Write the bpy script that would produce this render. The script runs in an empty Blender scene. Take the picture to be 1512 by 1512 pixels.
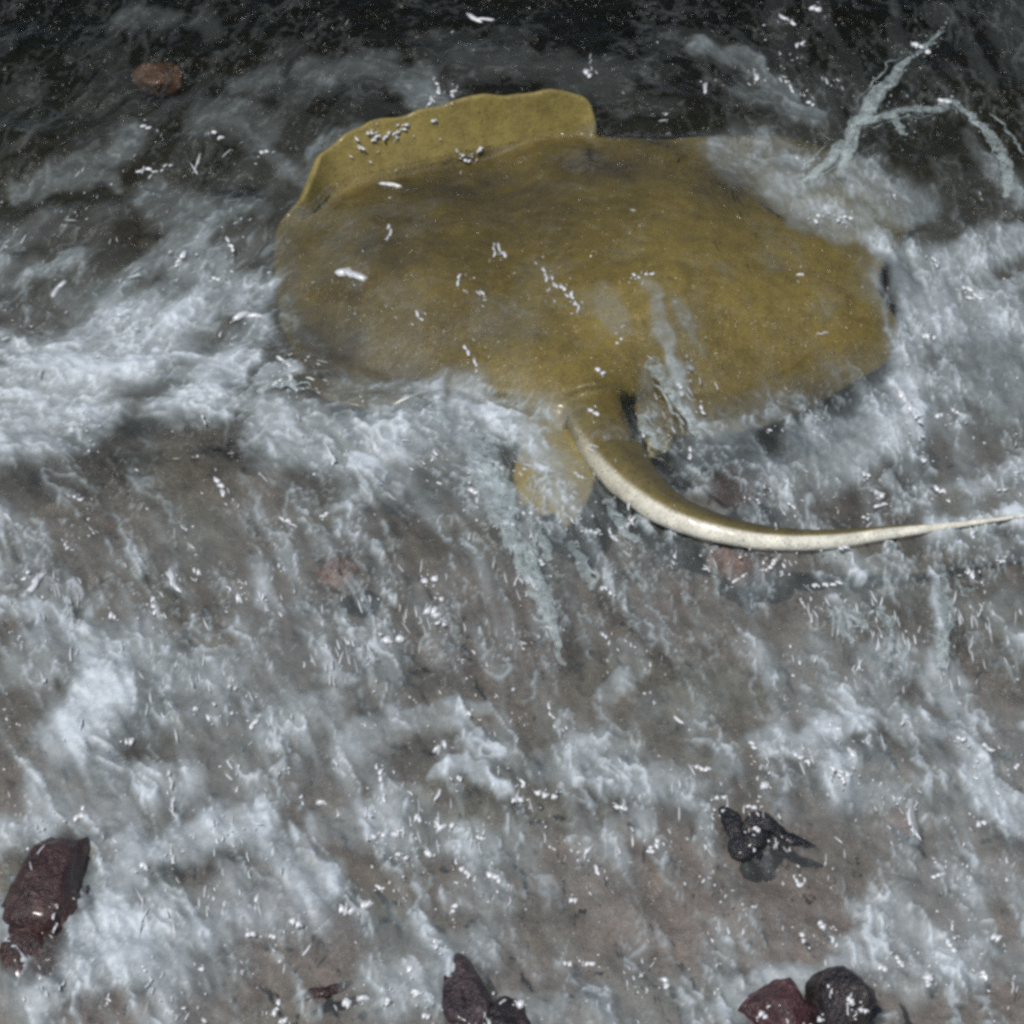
import bpy, bmesh, math, random
import numpy as np
from mathutils import Vector, Matrix, noise as mnoise

random.seed(7)
RNG = np.random.default_rng(7)
SC = bpy.context.scene
COL = SC.collection

# ------------------------------------------------------------------ camera, sky, sun, exposure
CAM_POS = Vector((0.0, -1.65, 1.65))
CAM_FOV = 24.2
cam_data = bpy.data.cameras.new('camera')
cam = bpy.data.objects.new('camera', cam_data); COL.objects.link(cam)
cam.location = CAM_POS
cam.rotation_euler = (math.radians(45), 0, 0)
cam_data.sensor_fit = 'HORIZONTAL'
cam_data.angle = math.radians(CAM_FOV)
cam_data.clip_start = 0.05
cam_data.clip_end = 500
SC.camera = cam

SUN_AZ = (-0.50, -0.62)          # the sun stands behind the viewer's left shoulder
SUN_ELEV = 66
wd = bpy.data.worlds.new('World'); SC.world = wd
wd.use_nodes = True
wn = wd.node_tree
bg = wn.nodes['Background']
sky = wn.nodes.new('ShaderNodeTexSky')
sky.sky_type = 'NISHITA'; sky.sun_disc = False
sky.sun_elevation = math.radians(SUN_ELEV)
sky.sun_rotation = math.atan2(SUN_AZ[0], SUN_AZ[1])
wn.links.new(sky.outputs[0], bg.inputs[0])
bg.inputs[1].default_value = 0.05
sun_data = bpy.data.lights.new('sun', 'SUN')
sun_data.energy = 2.2; sun_data.angle = math.radians(2.0); sun_data.color = (1, 0.955, 0.905)
sun = bpy.data.objects.new('sun', sun_data); COL.objects.link(sun)
ce = math.cos(math.radians(SUN_ELEV)); l_ = math.hypot(*SUN_AZ)
SUN_DIR = Vector((SUN_AZ[0]/l_*ce, SUN_AZ[1]/l_*ce, math.sin(math.radians(SUN_ELEV))))
sun.rotation_euler = SUN_DIR.to_track_quat('Z', 'Y').to_euler()
SC.view_settings.view_transform = 'Standard'
SC.view_settings.look = 'None'
SC.view_settings.exposure = 0.36
SC.view_settings.gamma = 1
SC.view_settings.use_curve_mapping = False
SC.cycles.max_bounces = 5
SC.cycles.filter_width = 3.3
SC.cycles.sample_clamp_indirect = 1.5
SC.cycles.sample_clamp_direct = 8
SC.cycles.transparent_max_bounces = 24
SC.cycles.volume_bounces = 0
SC.cycles.use_denoising = False

# ------------------------------------------------------------------ image pixels cast through the camera onto the ground (1512-pixel image <-> metres)
HALF = math.tan(math.radians(CAM_FOV)/2)
S45 = math.sqrt(0.5)
def at(u, v, z=0.0):
    """image pixel (u, v) at height z -> world"""
    a = (u-756)/756*HALF; b = -(v-756)/756*HALF
    d = Vector((a, S45*(1+b), S45*(b-1)))
    t = (z-CAM_POS.z)/d.z
    return CAM_POS + d*t
def image_px(x, y, z=0.0):  # world point -> image pixel seen by the camera
    dy = y-CAM_POS.y; dz = z-CAM_POS.z
    dep = S45*(dy-dz); up = S45*(dy+dz)
    dep = np.maximum(dep, 1e-3)
    return 756+x/dep/HALF*756, 756-up/dep/HALF*756

# ------------------------------------------------------------------ noise
TAB = RNG.random((8, 256, 256)).astype(np.float32)
def vnoise(x, y, k=0):
    xi = np.floor(x).astype(np.int32); yi = np.floor(y).astype(np.int32)
    fx = (x-xi).astype(np.float32); fy = (y-yi).astype(np.float32)
    fx = fx*fx*fx*(fx*(fx*6-15)+10); fy = fy*fy*fy*(fy*(fy*6-15)+10)
    t = TAB[k % 8]
    x0 = xi & 255; x1 = (xi+1) & 255; y0 = yi & 255; y1 = (yi+1) & 255
    return (t[x0, y0]*(1-fx)+t[x1, y0]*fx)*(1-fy)+(t[x0, y1]*(1-fx)+t[x1, y1]*fx)*fy
def fbm(x, y, s, n=4, k=0, gain=0.5):
    a = 1.0; tot = 0.0; r = 0.0
    for i in range(n):
        c, q = math.cos(1.1*i+k), math.sin(1.1*i+k)
        r = r + a*vnoise((x*c-y*q)*s+17.3*i+k*5, (x*q+y*c)*s+9.1*i, k+i)
        tot += a; a *= gain; s *= 2.03
    return r/tot
def sstep(a, b, x):
    """smooth step from 0 at a to 1 at b (b may lie below a)"""
    t = np.clip((x-a)/(b-a), 0, 1); return t*t*(3-2*t)

# ------------------------------------------------------------------ foam map: streaks and clumps of foam lying on the water
# each: points in image pixels, half width, strength
STROKES = [
 # left wave
 ([(-60,640),(60,585),(150,530),(240,488)],58,.80), ([(-40,560),(90,510),(200,480)],36,.55),
 ([(-40,690),(60,660),(180,610)],26,.42), ([(262,600),(300,575),(335,545)],38,.68), ([(300,545),(370,500)],28,.45),
 ([(330,602),(385,575),(435,566)],13,.62), ([(345,400),(365,440),(375,485)],26,.40), ([(400,640),(480,655),(570,665)],38,.50),
 ([(560,660),(640,648),(700,640)],34,.42), ([(380,610),(430,625)],24,.42), ([(560,620),(620,600)],16,.25),
 # below the tail root
 ([(690,610),(740,640),(775,668)],30,.55), ([(770,650),(810,690)],20,.4), ([(640,600),(655,630)],9,.6), ([(690,660),(735,755)],26,.40),
 # right of the disc
 ([(1160,285),(1255,305),(1345,310)],32,.44), ([(1190,330),(1270,350),(1300,372)],24,.42), ([(1290,365),(1315,400)],18,.62),
 ([(1340,420),(1420,465),(1520,505)],58,.50), ([(1400,392),(1530,345)],24,.55), ([(1460,420),(1540,420)],16,.45),
 ([(1345,595),(1285,640),(1215,665)],56,.48), ([(1322,560),(1350,612)],14,.75), ([(1340,480),(1350,560)],26,.5),
 ([(1420,560),(1540,600)],34,.28), ([(1240,690),(1160,720)],30,.3),
 # far water
 ([(470,106),(560,112),(640,108)],20,.36), ([(600,130),(650,150)],22,.40), ([(180,30),(245,32)],18,.30),
 ([(285,30),(310,60)],14,.22), ([(1040,66),(1110,88),(1160,130)],15,.42), ([(1100,130),(1160,150)],18,.28),
 ([(1430,195),(1490,285)],20,.30), ([(1370,25),(1410,35)],14,.12), ([(1170,150),(1210,160)],14,.3),
 ([(1090,200),(1180,215)],26,.22), ([(1240,220),(1290,270)],22,.3),
 ([(340,120),(420,115)],16,.22), ([(700,90),(900,120)],22,.10), ([(300,160),(400,190)],26,.2),
 # left of the disc
 ([(25,265),(100,252),(192,208)],18,.42), ([(60,285),(110,270),(165,258)],14,.40), ([(225,290),(300,330),(285,405)],36,.36),
 ([(55,425),(125,388)],15,.34), ([(195,425),(252,360)],18,.34), ([(225,505),(300,452),(375,430)],27,.44),
 ([(0,345),(90,335)],18,.2), ([(-20,400),(40,410)],24,.24), ([(320,300),(370,330)],22,.22), ([(100,460),(180,440)],18,.26),
 ([(300,180),(380,215)],20,.22), ([(400,230),(440,270)],20,.26),
 # near left
 ([(150,1030),(112,1085)],52,.85), ([(110,1120),(60,1190)],46,.42), ([(-20,900),(50,908),(85,950)],22,.52), ([(40,975),(160,960)],38,.42),
 ([(170,980),(260,1000),(330,1010)],30,.38), ([(200,1060),(300,1040)],36,.34), ([(150,1150),(250,1160)],36,.42),
 ([(190,1255),(215,1290)],24,.68), ([(225,1262),(300,1232),(385,1213)],30,.66), ([(390,1235),(440,1255),(468,1298)],36,.60),
 ([(-20,1240),(60,1235)],32,.60), ([(200,1345),(265,1365),(330,1330)],44,.48), ([(130,1405),(185,1388)],40,.66),
 ([(60,1490),(120,1445),(200,1425)],30,.52), ([(240,1435),(250,1470)],34,.44), ([(340,1330),(440,1340)],50,.34),
 ([(170,1310),(170,1380)],34,.5), ([(-20,1320),(20,1400)],18,.5), ([(-20,1440),(40,1500)],30,.34), ([(300,1390),(380,1370)],28,.38),
 ([(90,1200),(180,1215)],28,.42), ([(380,1075),(470,1060)],28,.22), ([(370,840),(385,880)],18,.36), ([(260,835),(270,870)],14,.35),
 ([(135,870),(145,930)],12,.35), ([(180,810),(190,840)],12,.3), ([(200,935),(260,950)],26,.26),
 # near middle
 ([(525,1095),(610,1072),(680,1060)],26,.52), ([(680,1062),(735,1120)],20,.46), ([(648,1142),(700,1130),(745,1172)],14,.78),
 ([(560,1170),(640,1190)],20,.42), ([(505,1110),(560,1150)],26,.36), ([(800,1130),(885,1108)],26,.36), ([(860,1155),(965,1172)],26,.36), ([(800,1160),(860,1150)],20,.4),
 ([(500,1205),(600,1222),(720,1250)],32,.38), ([(925,962),(945,995),(900,1030)],15,.42), ([(690,1042),(725,1036)],14,.5),
 ([(910,1235),(960,1225)],26,.3), ([(860,1260),(930,1270)],20,.25), ([(680,1310),(750,1340)],26,.22), ([(640,1380),(720,1420)],26,.22),
 ([(540,1445),(645,1430)],30,.38), ([(560,1490),(640,1480)],24,.36), ([(760,1485),(820,1495)],22,.34), ([(450,1030),(500,1060)],20,.28),
 ([(470,960),(500,1020)],10,.35), ([(540,920),(580,980)],14,.28), ([(960,1060),(1000,1040)],24,.2),
 # near right
 ([(1210,1085),(1262,1070)],30,.70), ([(1130,1100),(1200,1122),(1250,1142)],28,.52), ([(1305,985),(1262,1045)],40,.46),
 ([(1108,960),(1155,1000)],28,.36), ([(1330,1062),(1385,1085)],30,.42), ([(1425,1105),(1470,1180),(1530,1215)],28,.55),
 ([(1290,1335),(1370,1382),(1425,1420)],38,.42), ([(1260,1405),(1360,1440)],28,.46), ([(1070,1480),(1150,1450)],26,.52),
 ([(1180,1440),(1240,1440)],22,.66), ([(1030,1210),(1050,1300)],18,.32), ([(1345,1190),(1360,1240)],8,.5), ([(1060,1120),(1090,1150)],22,.36),
 ([(1440,1290),(1500,1330)],26,.3), ([(1440,1420),(1512,1440)],32,.34), ([(1000,1170),(1080,1190)],22,.3), ([(1310,1180),(1250,1170)],24,.26),
 # right, under the tail
 ([(1385,850),(1395,920),(1390,985)],11,.52), ([(1420,722),(1530,685)],20,.42), ([(1385,790),(1450,775),(1530,765)],15,.55), ([(1310,722),(1350,765)],14,.55), ([(1230,830),(1330,850)],20,.25),
 ([(1400,800),(1520,830)],24,.34), ([(1290,960),(1400,1000)],30,.34), ([(1440,900),(1480,980)],20,.24), ([(1480,900),(1520,960)],18,.32),
 ([(1000,655),(1100,640)],24,.22), ([(1030,670),(1150,690)],20,.22), ([(1060,760),(1010,735)],8,.25),
 # over the disc
 ([(875,495),(905,545)],16,.34), ([(945,500),(975,540),(990,580)],15,.48), ([(985,575),(1030,640)],14,.46), ([(945,600),(965,650)],13,.36),
 ([(1000,520),(1020,545)],9,.3), ([(430,460),(462,520),(500,578)],20,.20), ([(470,480),(530,510)],30,.14), ([(430,400),(520,400)],40,.06), ([(540,575),(640,595)],18,.16), ([(640,590),(760,620)],14,.22), ([(1060,640),(1180,600)],14,.2), ([(800,640),(825,700),(850,760)],30,.32), ([(500,600),(560,590)],20,.14),
 ([(430,140),(470,130)],16,.12), ([(455,285),(480,235),(520,200)],14,.30), ([(1060,230),(1150,250),(1260,260)],34,.34), ([(1040,225),(1060,205)],12,.3),
]
def seg_dist(u, v, pts):
    d = np.full(u.shape, 1e9, np.float32)
    for (x0, y0), (x1, y1) in zip(pts[:-1], pts[1:]):
        dx, dy = x1-x0, y1-y0
        t = np.clip(((u-x0)*dx+(v-y0)*dy)/(dx*dx+dy*dy), 0, 1)
        d = np.minimum(d, np.hypot(u-x0-t*dx, v-y0-t*dy))
    return d
# outline of the ray's disc in image pixels, used to keep the drifting veil off its back
DISC = [(935,640),(1010,640),(1090,632),(1175,608),(1255,562),(1312,525),(1326,480),(1305,430),(1290,390),(1245,350),(1185,308),(1125,262),
        (1065,222),(1000,205),(940,202),(880,195),(865,140),(790,136),(700,145),(600,165),(530,190),(480,225),(450,285),(410,330),(403,390),
        (413,460),(438,535),(478,588),(560,602),(640,598),(710,606),(780,625),(835,645)]
def inside(u, v, poly):
    r = np.zeros(u.shape, bool)
    n = len(poly)
    for i in range(n):
        (x0, y0), (x1, y1) = poly[i], poly[(i+1) % n]
        c = ((y0 > v) != (y1 > v))
        if y0 != y1:
            r ^= c & (u < (x1-x0)*(v-y0)/(y1-y0)+x0)
    return r
def disc_mask(u, v, soft=22.):
    d = seg_dist(u, v, DISC+DISC[:1])
    sd = np.where(inside(u, v, DISC), d, -d)
    return sstep(-soft*.3, soft, sd)
def flow_angle(u, v):
    """angle of the streaks in image pixels, measured from +u towards +v"""
    up = -0.75*(1-sstep(380, 620, v))*(1-sstep(380, 640, u))           # upper left: rising to the right
    right = 1.05*sstep(900, 1250, u)
    mid = 1.15*sstep(560, 800, v)*(1-sstep(900, 1250, u))
    return up+right*(1-0.0*v)+mid*(sstep(380, 560, v))
def streak_noise(u, v, k, scale, stretch):
    """noise drawn out along the local flow: blend of four fixed directions"""
    ang = flow_angle(u, v)
    out = 0; wsum = 1e-6
    for a0 in (-0.75, 0.0, 0.6, 1.15):
        w = np.maximum(0, 1-np.abs(ang-a0)/0.65)
        c, s = math.cos(a0), math.sin(a0)
        p = (u*c+v*s)/stretch; q = (-u*s+v*c)
        out = out+w*fbm(p, q, scale, 3, k); wsum = wsum+w
    return out/wsum
def foam_map(x, y):
    u, v = image_px(x, y)
    u = u.astype(np.float32); v = v.astype(np.float32)
    # ragged, swirling edges
    wu = u+(fbm(u, v, 1/70., 3, 1)-.5)*62+(fbm(u, v, 1/14., 2, 2)-.5)*9
    wv = v+(fbm(u, v, 1/70., 3, 3)-.5)*54+(fbm(u, v, 1/14., 2, 4)-.5)*9
    f = np.zeros(u.shape, np.float32)
    for pts, hw, st in STROKES:
        us = [p[0] for p in pts]; vs = [p[1] for p in pts]
        m = hw*1.9+45
        b = (u > min(us)-m) & (u < max(us)+m) & (v > min(vs)-m) & (v < max(vs)+m)
        if not b.any(): continue
        d = seg_dist(wu[b], wv[b], pts)
        g = st*(1-sstep(hw*.45, hw*1.35, d))
        f[b] = 1-(1-f[b])*(1-g)
    on = disc_mask(u, v, 48.)*(1-.35*sstep(.5, .7, fbm(u, v, 1/60., 2, 3)))
    fine = streak_noise(u, v, 2, 1/8., 4.0)
    mid = streak_noise(u, v, 5, 1/26., 3.6)
    big = fbm(u, v, 1/130., 3, 6)
    near = sstep(150, 900, v)
    veil = 0.02+.07*near+(0.03+0.12*near)*sstep(.25, .80, big)+0.20*(0.20+.80*near)*sstep(.42, .78, mid)
    ridge = 1-np.abs(2*streak_noise(wu, wv, 4, 1/24., 3.0)-1)
    ridge2 = 1-np.abs(2*streak_noise(u, v, 1, 1/11., 2.4)-1)
    veil = veil+0.40*(0.35+.65*near)*sstep(.90, 1.0, ridge)*sstep(.38, .60, mid)+0.34*(0.35+.65*near)*(1-.6*sstep(880, 1100, v))*sstep(.90, 1.0, ridge2)*sstep(.42, .60, fbm(u, v, 1/45., 2, 7))
    veil = veil+0.10*(0.45+.55*near)*sstep(.54, .80, fine)*sstep(.36, .60, mid)
    veil = veil*(1-.88*on)
    calm = 1-.75*np.exp(-(((u-300)/150)**2+((v-690)/60)**2))-.6*np.exp(-(((u-850)/150)**2+((v-1350)/90)**2))\
            -.5*np.exp(-(((u-1150)/110)**2+((v-1310)/60)**2))-.5*np.exp(-(((u-900)/130)**2+((v-1010)/60)**2))
    veil = veil*np.clip(calm, .1, 1)
    hole = np.zeros(u.shape, np.float32)
    for (a, b, ru, rv, s_) in [(955,186,95,15,.95),(1306,420,9,26,.95),(1316,468,9,34,.9),(1040,196,60,10,.6),(1050,742,60,12,.7),(1000,720,26,14,.6),(1380,215,70,34,.7),(410,330,40,14,.5),(74,1330,44,60,.8),(1152,1505,40,26,.6),(1245,1500,40,30,.7),(1105,1232,44,34,.8),(1160,1245,50,20,.7),(700,1490,50,40,.6),(485,510,70,60,.55),(895,645,52,52,.96),(1085,830,45,24,.6),(500,848,34,20,.6)]:
        hole = np.maximum(hole, s_*np.exp(-((u-a)/ru)**2-((v-b)/rv)**2))
    veil = veil*(1-hole); f = f*(1-hole)
    body = f*(0.74+0.26*sstep(.22, .78, mid)+(1-.6*sstep(850, 1050, v))*(0.34*(fine-.5)+.30*(sstep(.80, 1.0, ridge2)-.4)))*(0.80+.40*big)
    body = body*(1-.25*on)
    # beyond the image frame the surf goes on in the same way
    off = np.maximum(np.maximum(-u, u-1512), np.maximum(-v, v-1512))
    o = sstep(20, 120, off)
    wide = .55*sstep(.52, .72, fbm(x, y, 7., 4, 3))*(.5+.7*mid)
    far = .50+.50*sstep(60, 420, v+.12*u)
    return np.clip(((.76-.06*sstep(800, 1000, v))*body*(1-o)+wide*o+veil)*far, 0, 1)

def bed_height(x, y):
    z = -0.085-0.10*np.clip(y, -0.6, 0.25) - 0.27*np.clip(y-0.25, 0, 1.3) - 0.12*np.clip(y-1.55, 0, 12)
    z = z+0.12*np.clip(-0.75-y, 0, 40)
    return z+(fbm(x, y, 6., 4, 4)-.5)*0.030+(fbm(x, y, 45., 3, 5)-.5)*0.010

def water_height(x, y, foam=None):
    u, v = image_px(x, y)
    fade = np.exp(-np.maximum(0, np.hypot(x, y-.2)-1.5)/1.5)
    h = (fbm(x*.8, y*1.5, 5., 3, 2)-.5)*0.030
    ang_st = streak_noise(u.astype(np.float32), v.astype(np.float32), 3, 1/26., 2.0)
    h = h+fade*((ang_st-.5)*0.012+(fbm(x, y, 85., 3, 6)-.5)*0.004)
    on = disc_mask(u.astype(np.float32), v.astype(np.float32), 60)
    h = h*(1-.55*on)-0.004*on
    if foam is not None: h = h+foam*0.004
    return h

# ------------------------------------------------------------------ object helpers
def tag(o, label=None, cat=None, group=None, kind=None):
    if label: o['label'] = label
    if cat: o['category'] = cat
    if group: o['group'] = group
    if kind: o['kind'] = kind
    return o
def link(name, me, mat, parent=None, smooth=True):
    o = bpy.data.objects.new(name, me); COL.objects.link(o)
    if mat: me.materials.append(mat)
    if parent: o.parent = parent
    if smooth: me.polygons.foreach_set('use_smooth', np.ones(len(me.polygons), bool))
    return o
def mesh_np(name, co, quads):
    me = bpy.data.meshes.new(name)
    n, m = len(co), len(quads)
    k = quads.shape[1]
    me.vertices.add(n); me.vertices.foreach_set('co', co.astype(np.float32).ravel())
    me.loops.add(m*k); me.loops.foreach_set('vertex_index', quads.astype(np.int32).ravel())
    me.polygons.add(m); me.polygons.foreach_set('loop_start', np.arange(0, m*k, k, dtype=np.int32))
    me.polygons.foreach_set('loop_total', np.full(m, k, np.int32))
    me.update(calc_edges=True); me.validate()
    return me
def attr(me, name, val):
    a = me.attributes.new(name, 'FLOAT', 'POINT'); a.data.foreach_set('value', val.astype(np.float32).ravel())
def lines(lo, hi, step, far_lo, far_hi, grow, cap):
    c = list(np.arange(lo, hi+step*.5, step))
    s = step; p = c[-1]; up = []
    while p < far_hi: s = min(s*grow, cap); p += s; up.append(p)
    s = step; p = c[0]; dn = []
    while p > far_lo: s = min(s*grow, cap); p -= s; dn.append(p)
    return np.array(dn[::-1]+c+up)
def grid(xs, ys):
    X, Y = np.meshgrid(xs, ys, indexing='ij')
    nx, ny = len(xs), len(ys)
    i = np.arange(nx*ny).reshape(nx, ny)
    q = np.stack([i[:-1, :-1], i[1:, :-1], i[1:, 1:], i[:-1, 1:]], -1).reshape(-1, 4)
    return X.ravel(), Y.ravel(), q, i

class NT:
    def __init__(s, name):
        s.m = bpy.data.materials.new(name); s.m.use_nodes = True
        s.t = s.m.node_tree; s.t.nodes.clear()
        s.out = s.n('ShaderNodeOutputMaterial')
    def n(s, kind, **kw):
        nd = s.t.nodes.new(kind)
        for k, v in kw.items():
            if k.startswith('_'): setattr(nd, k[1:], v)
            else:
                key = k.replace('__', ' ')
                nd.inputs[key].default_value = v
        return nd
    def l(s, a, b): s.t.links.new(a, b)
    def noise(s, scale, detail=4, rough=.55, vec=None, dist=0):
        nd = s.n('ShaderNodeTexNoise'); nd.inputs['Scale'].default_value = scale
        nd.inputs['Detail'].default_value = detail; nd.inputs['Roughness'].default_value = rough
        nd.inputs['Distortion'].default_value = dist
        if vec is None:
            if not hasattr(s, 'co'): s.co = s.n('ShaderNodeTexCoord').outputs['Object']
            vec = s.co
        s.l(vec, nd.inputs['Vector']); return nd.outputs['Fac']
    def attr(s, name):
        nd = s.n('ShaderNodeAttribute'); nd.attribute_name = name; return nd.outputs['Fac']
    def ramp(s, fac, stops):
        r = s.n('ShaderNodeValToRGB'); e = r.color_ramp.elements
        while len(e) < len(stops): e.new(.5)
        for i, (p, c) in enumerate(stops):
            e[i].position = p; e[i].color = c if len(c) == 4 else (*c, 1)
        s.l(fac, r.inputs['Fac']); return r.outputs['Color']
    def mix(s, fac, a, b, mode='MIX'):
        nd = s.n('ShaderNodeMix'); nd.data_type = 'RGBA'; nd.blend_type = mode
        for inp, val in ((nd.inputs[0], fac), (nd.inputs[6], a), (nd.inputs[7], b)):
            if isinstance(val, (int, float)): inp.default_value = val
            elif isinstance(val, tuple): inp.default_value = (*val, 1)
            else: s.l(val, inp)
        return nd.outputs[2]
    def math(s, op, a, b=None, clamp=False):
        nd = s.n('ShaderNodeMath'); nd.operation = op; nd.use_clamp = clamp
        for i, val in enumerate((a, b)):
            if val is None: continue
            if isinstance(val, (int, float)): nd.inputs[i].default_value = val
            else: s.l(val, nd.inputs[i])
        return nd.outputs[0]
    def bump(s, h, strength, dist, normal=None):
        b = s.n('ShaderNodeBump'); b.inputs['Strength'].default_value = strength; b.inputs['Distance'].default_value = dist
        s.l(h, b.inputs['Height'])
        if normal: s.l(normal, b.inputs['Normal'])
        return b.outputs[0]
    def pbsdf(s, **kw):
        p = s.n('ShaderNodeBsdfPrincipled')
        for k, val in kw.items():
            inp = p.inputs[k.replace('_', ' ')]
            if isinstance(val, tuple): inp.default_value = (*val, 1)
            elif isinstance(val, (int, float)): inp.default_value = val
            else: s.l(val, inp)
        return p

# ------------------------------------------------------------------ materials
def mat_bed():
    t = NT('seabed_sand')
    big = t.noise(5.5, 5, .6, dist=.6); mid = t.noise(38, 5, .65); fine = t.noise(260, 4, .7)
    c = t.ramp(big, [(.30, (.212, .200, .160)), (.45, (.246, .222, .207)), (.58, (.254, .212, .200)), (.70, (.238, .224, .198))])
    m = t.ramp(mid, [(.30, (.6, .6, .6)), (.52, (1, 1, 1)), (.72, (1.35, 1.3, 1.25))])
    c = t.mix(1.0, c, m, 'MULTIPLY')
    f = t.ramp(fine, [(.30, (.45, .45, .47)), (.5, (1, 1, 1)), (.72, (1.7, 1.65, 1.6))])
    c = t.mix(.4, c, f, 'MULTIPLY')
    vo = t.n('ShaderNodeTexVoronoi'); vo.inputs['Scale'].default_value = 48; t.l(t.co, vo.inputs['Vector'])
    vc = t.ramp(vo.outputs['Color'], [(.1, (.72, .70, .70)), (.5, (1, 1, 1)), (.9, (1.18, 1.12, 1.05))])
    c = t.mix(.35, c, vc, 'MULTIPLY')
    r = t.attr('rust')
    c = t.mix(r, c, (.29, .19, .16))
    n = t.bump(fine, .6, .004, t.bump(vo.outputs['Distance'], -.5, .008, t.bump(mid, .5, .012)))
    p = t.pbsdf(Base_Color=c, Roughness=.8, Normal=n)
    t.l(p.outputs[0], t.out.inputs[0]); return t.m
def mat_water():
    t = NT('sea_water')
    co = t.n('ShaderNodeTexCoord').outputs['Object']
    mp = t.n('ShaderNodeMapping'); mp.inputs['Scale'].default_value = (1.7, .65, 1); mp.inputs['Rotation'].default_value = (0, 0, .12)
    t.l(co, mp.inputs[0])
    a = t.noise(34, 3, .55, mp.outputs[0], .8); b = t.noise(105, 2, .5, mp.outputs[0], .4)
    nrm = t.bump(b, 1.0, .007, t.bump(a, 1.0, .026))
    fr = t.n('ShaderNodeFresnel'); fr.inputs['IOR'].default_value = 1.33; t.l(t.bump(a, .35, .006), fr.inputs['Normal'])
    gl = t.n('ShaderNodeBsdfGlossy'); gl.inputs['Roughness'].default_value = .20; t.l(nrm, gl.inputs['Normal'])
    tr = t.n('ShaderNodeBsdfTransparent')
    mx = t.n('ShaderNodeMixShader'); t.l(fr.outputs[0], mx.inputs[0]); t.l(tr.outputs[0], mx.inputs[1]); t.l(gl.outputs[0], mx.inputs[2])
    t.l(mx.outputs[0], t.out.inputs[0])
    va = t.n('ShaderNodeVolumeAbsorption'); va.inputs['Color'].default_value = (.38, .42, .34, 1); va.inputs['Density'].default_value = 4.0
    t.l(va.outputs[0], t.out.inputs['Volume']); return t.m
def mat_foam():
    t = NT('sea_foam')
    f = t.attr('foam')
    fine = t.noise(320, 3, .7); mid = t.noise(110, 4, .65, dist=.5)
    k = t.math('MULTIPLY', t.math('SUBTRACT', mid, .5), .7); k2 = t.math('MULTIPLY', t.math('SUBTRACT', fine, .5), .7)
    g = t.math('ADD', 1.0, t.math('ADD', k, k2))
    al = t.math('MULTIPLY', f, g, True)
    c = t.ramp(f, [(.10, (.40, .44, .42)), (.35, (.48, .555, .565)), (.75, (.63, .70, .74))])
    nrm = t.bump(fine, .2, .002, t.bump(mid, .2, .004))
    p = t.pbsdf(Base_Color=c, Roughness=.45, Normal=nrm, Specular_IOR_Level=.5)
    tr = t.n('ShaderNodeBsdfTransparent')
    mx = t.n('ShaderNodeMixShader'); t.l(al, mx.inputs[0]); t.l(tr.outputs[0], mx.inputs[1]); t.l(p.outputs[0], mx.inputs[2])
    t.l(mx.outputs[0], t.out.inputs[0]); return t.m
def mat_glint():
    t = NT('drop_and_glint')  # near-white, so the flecks pass for glints of light
    p = t.pbsdf(Base_Color=(.94, .96, .97), Roughness=.3, Specular_IOR_Level=1.0, Coat_Weight=1.0, Coat_Roughness=.32)
    tl = t.n('ShaderNodeBsdfTranslucent'); tl.inputs['Color'].default_value = (.95, .97, .98, 1)
    m2 = t.n('ShaderNodeMixShader'); m2.inputs[0].default_value = .18; t.l(p.outputs[0], m2.inputs[1]); t.l(tl.outputs[0], m2.inputs[2])
    tr = t.n('ShaderNodeBsdfTransparent'); mx = t.n('ShaderNodeMixShader')
    lw = t.n('ShaderNodeLayerWeight'); lw.inputs['Blend'].default_value = .5
    t.l(t.math('MULTIPLY', t.attr('clarity'), t.math('MULTIPLY', t.math('SUBTRACT', 1.0, lw.outputs['Facing']), 1.5), True), mx.inputs[0]); t.l(tr.outputs[0], mx.inputs[1]); t.l(m2.outputs[0], mx.inputs[2])
    t.l(mx.outputs[0], t.out.inputs[0]); return t.m
def mat_splash():
    t = NT('thrown_water')
    a = t.noise(120, 5, .7, dist=.8)
    nrm = t.bump(a, .4, .004)
    p = t.pbsdf(Base_Color=(.64, .75, .74), Roughness=.2, Normal=nrm, Specular_IOR_Level=.7)
    tr = t.n('ShaderNodeBsdfTransparent')
    lw = t.n('ShaderNodeLayerWeight'); lw.inputs['Blend'].default_value = .5
    fac = t.math('MULTIPLY', t.ramp(a, [(.36, (.03, .03, .03)), (.70, (.55, .55, .55))]), t.math('SUBTRACT', 1.0, lw.outputs['Facing']))
    mx = t.n('ShaderNodeMixShader'); t.l(fac, mx.inputs[0]); t.l(tr.outputs[0], mx.inputs[1]); t.l(p.outputs[0], mx.inputs[2])
    t.l(mx.outputs[0], t.out.inputs[0]); return t.m
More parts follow.
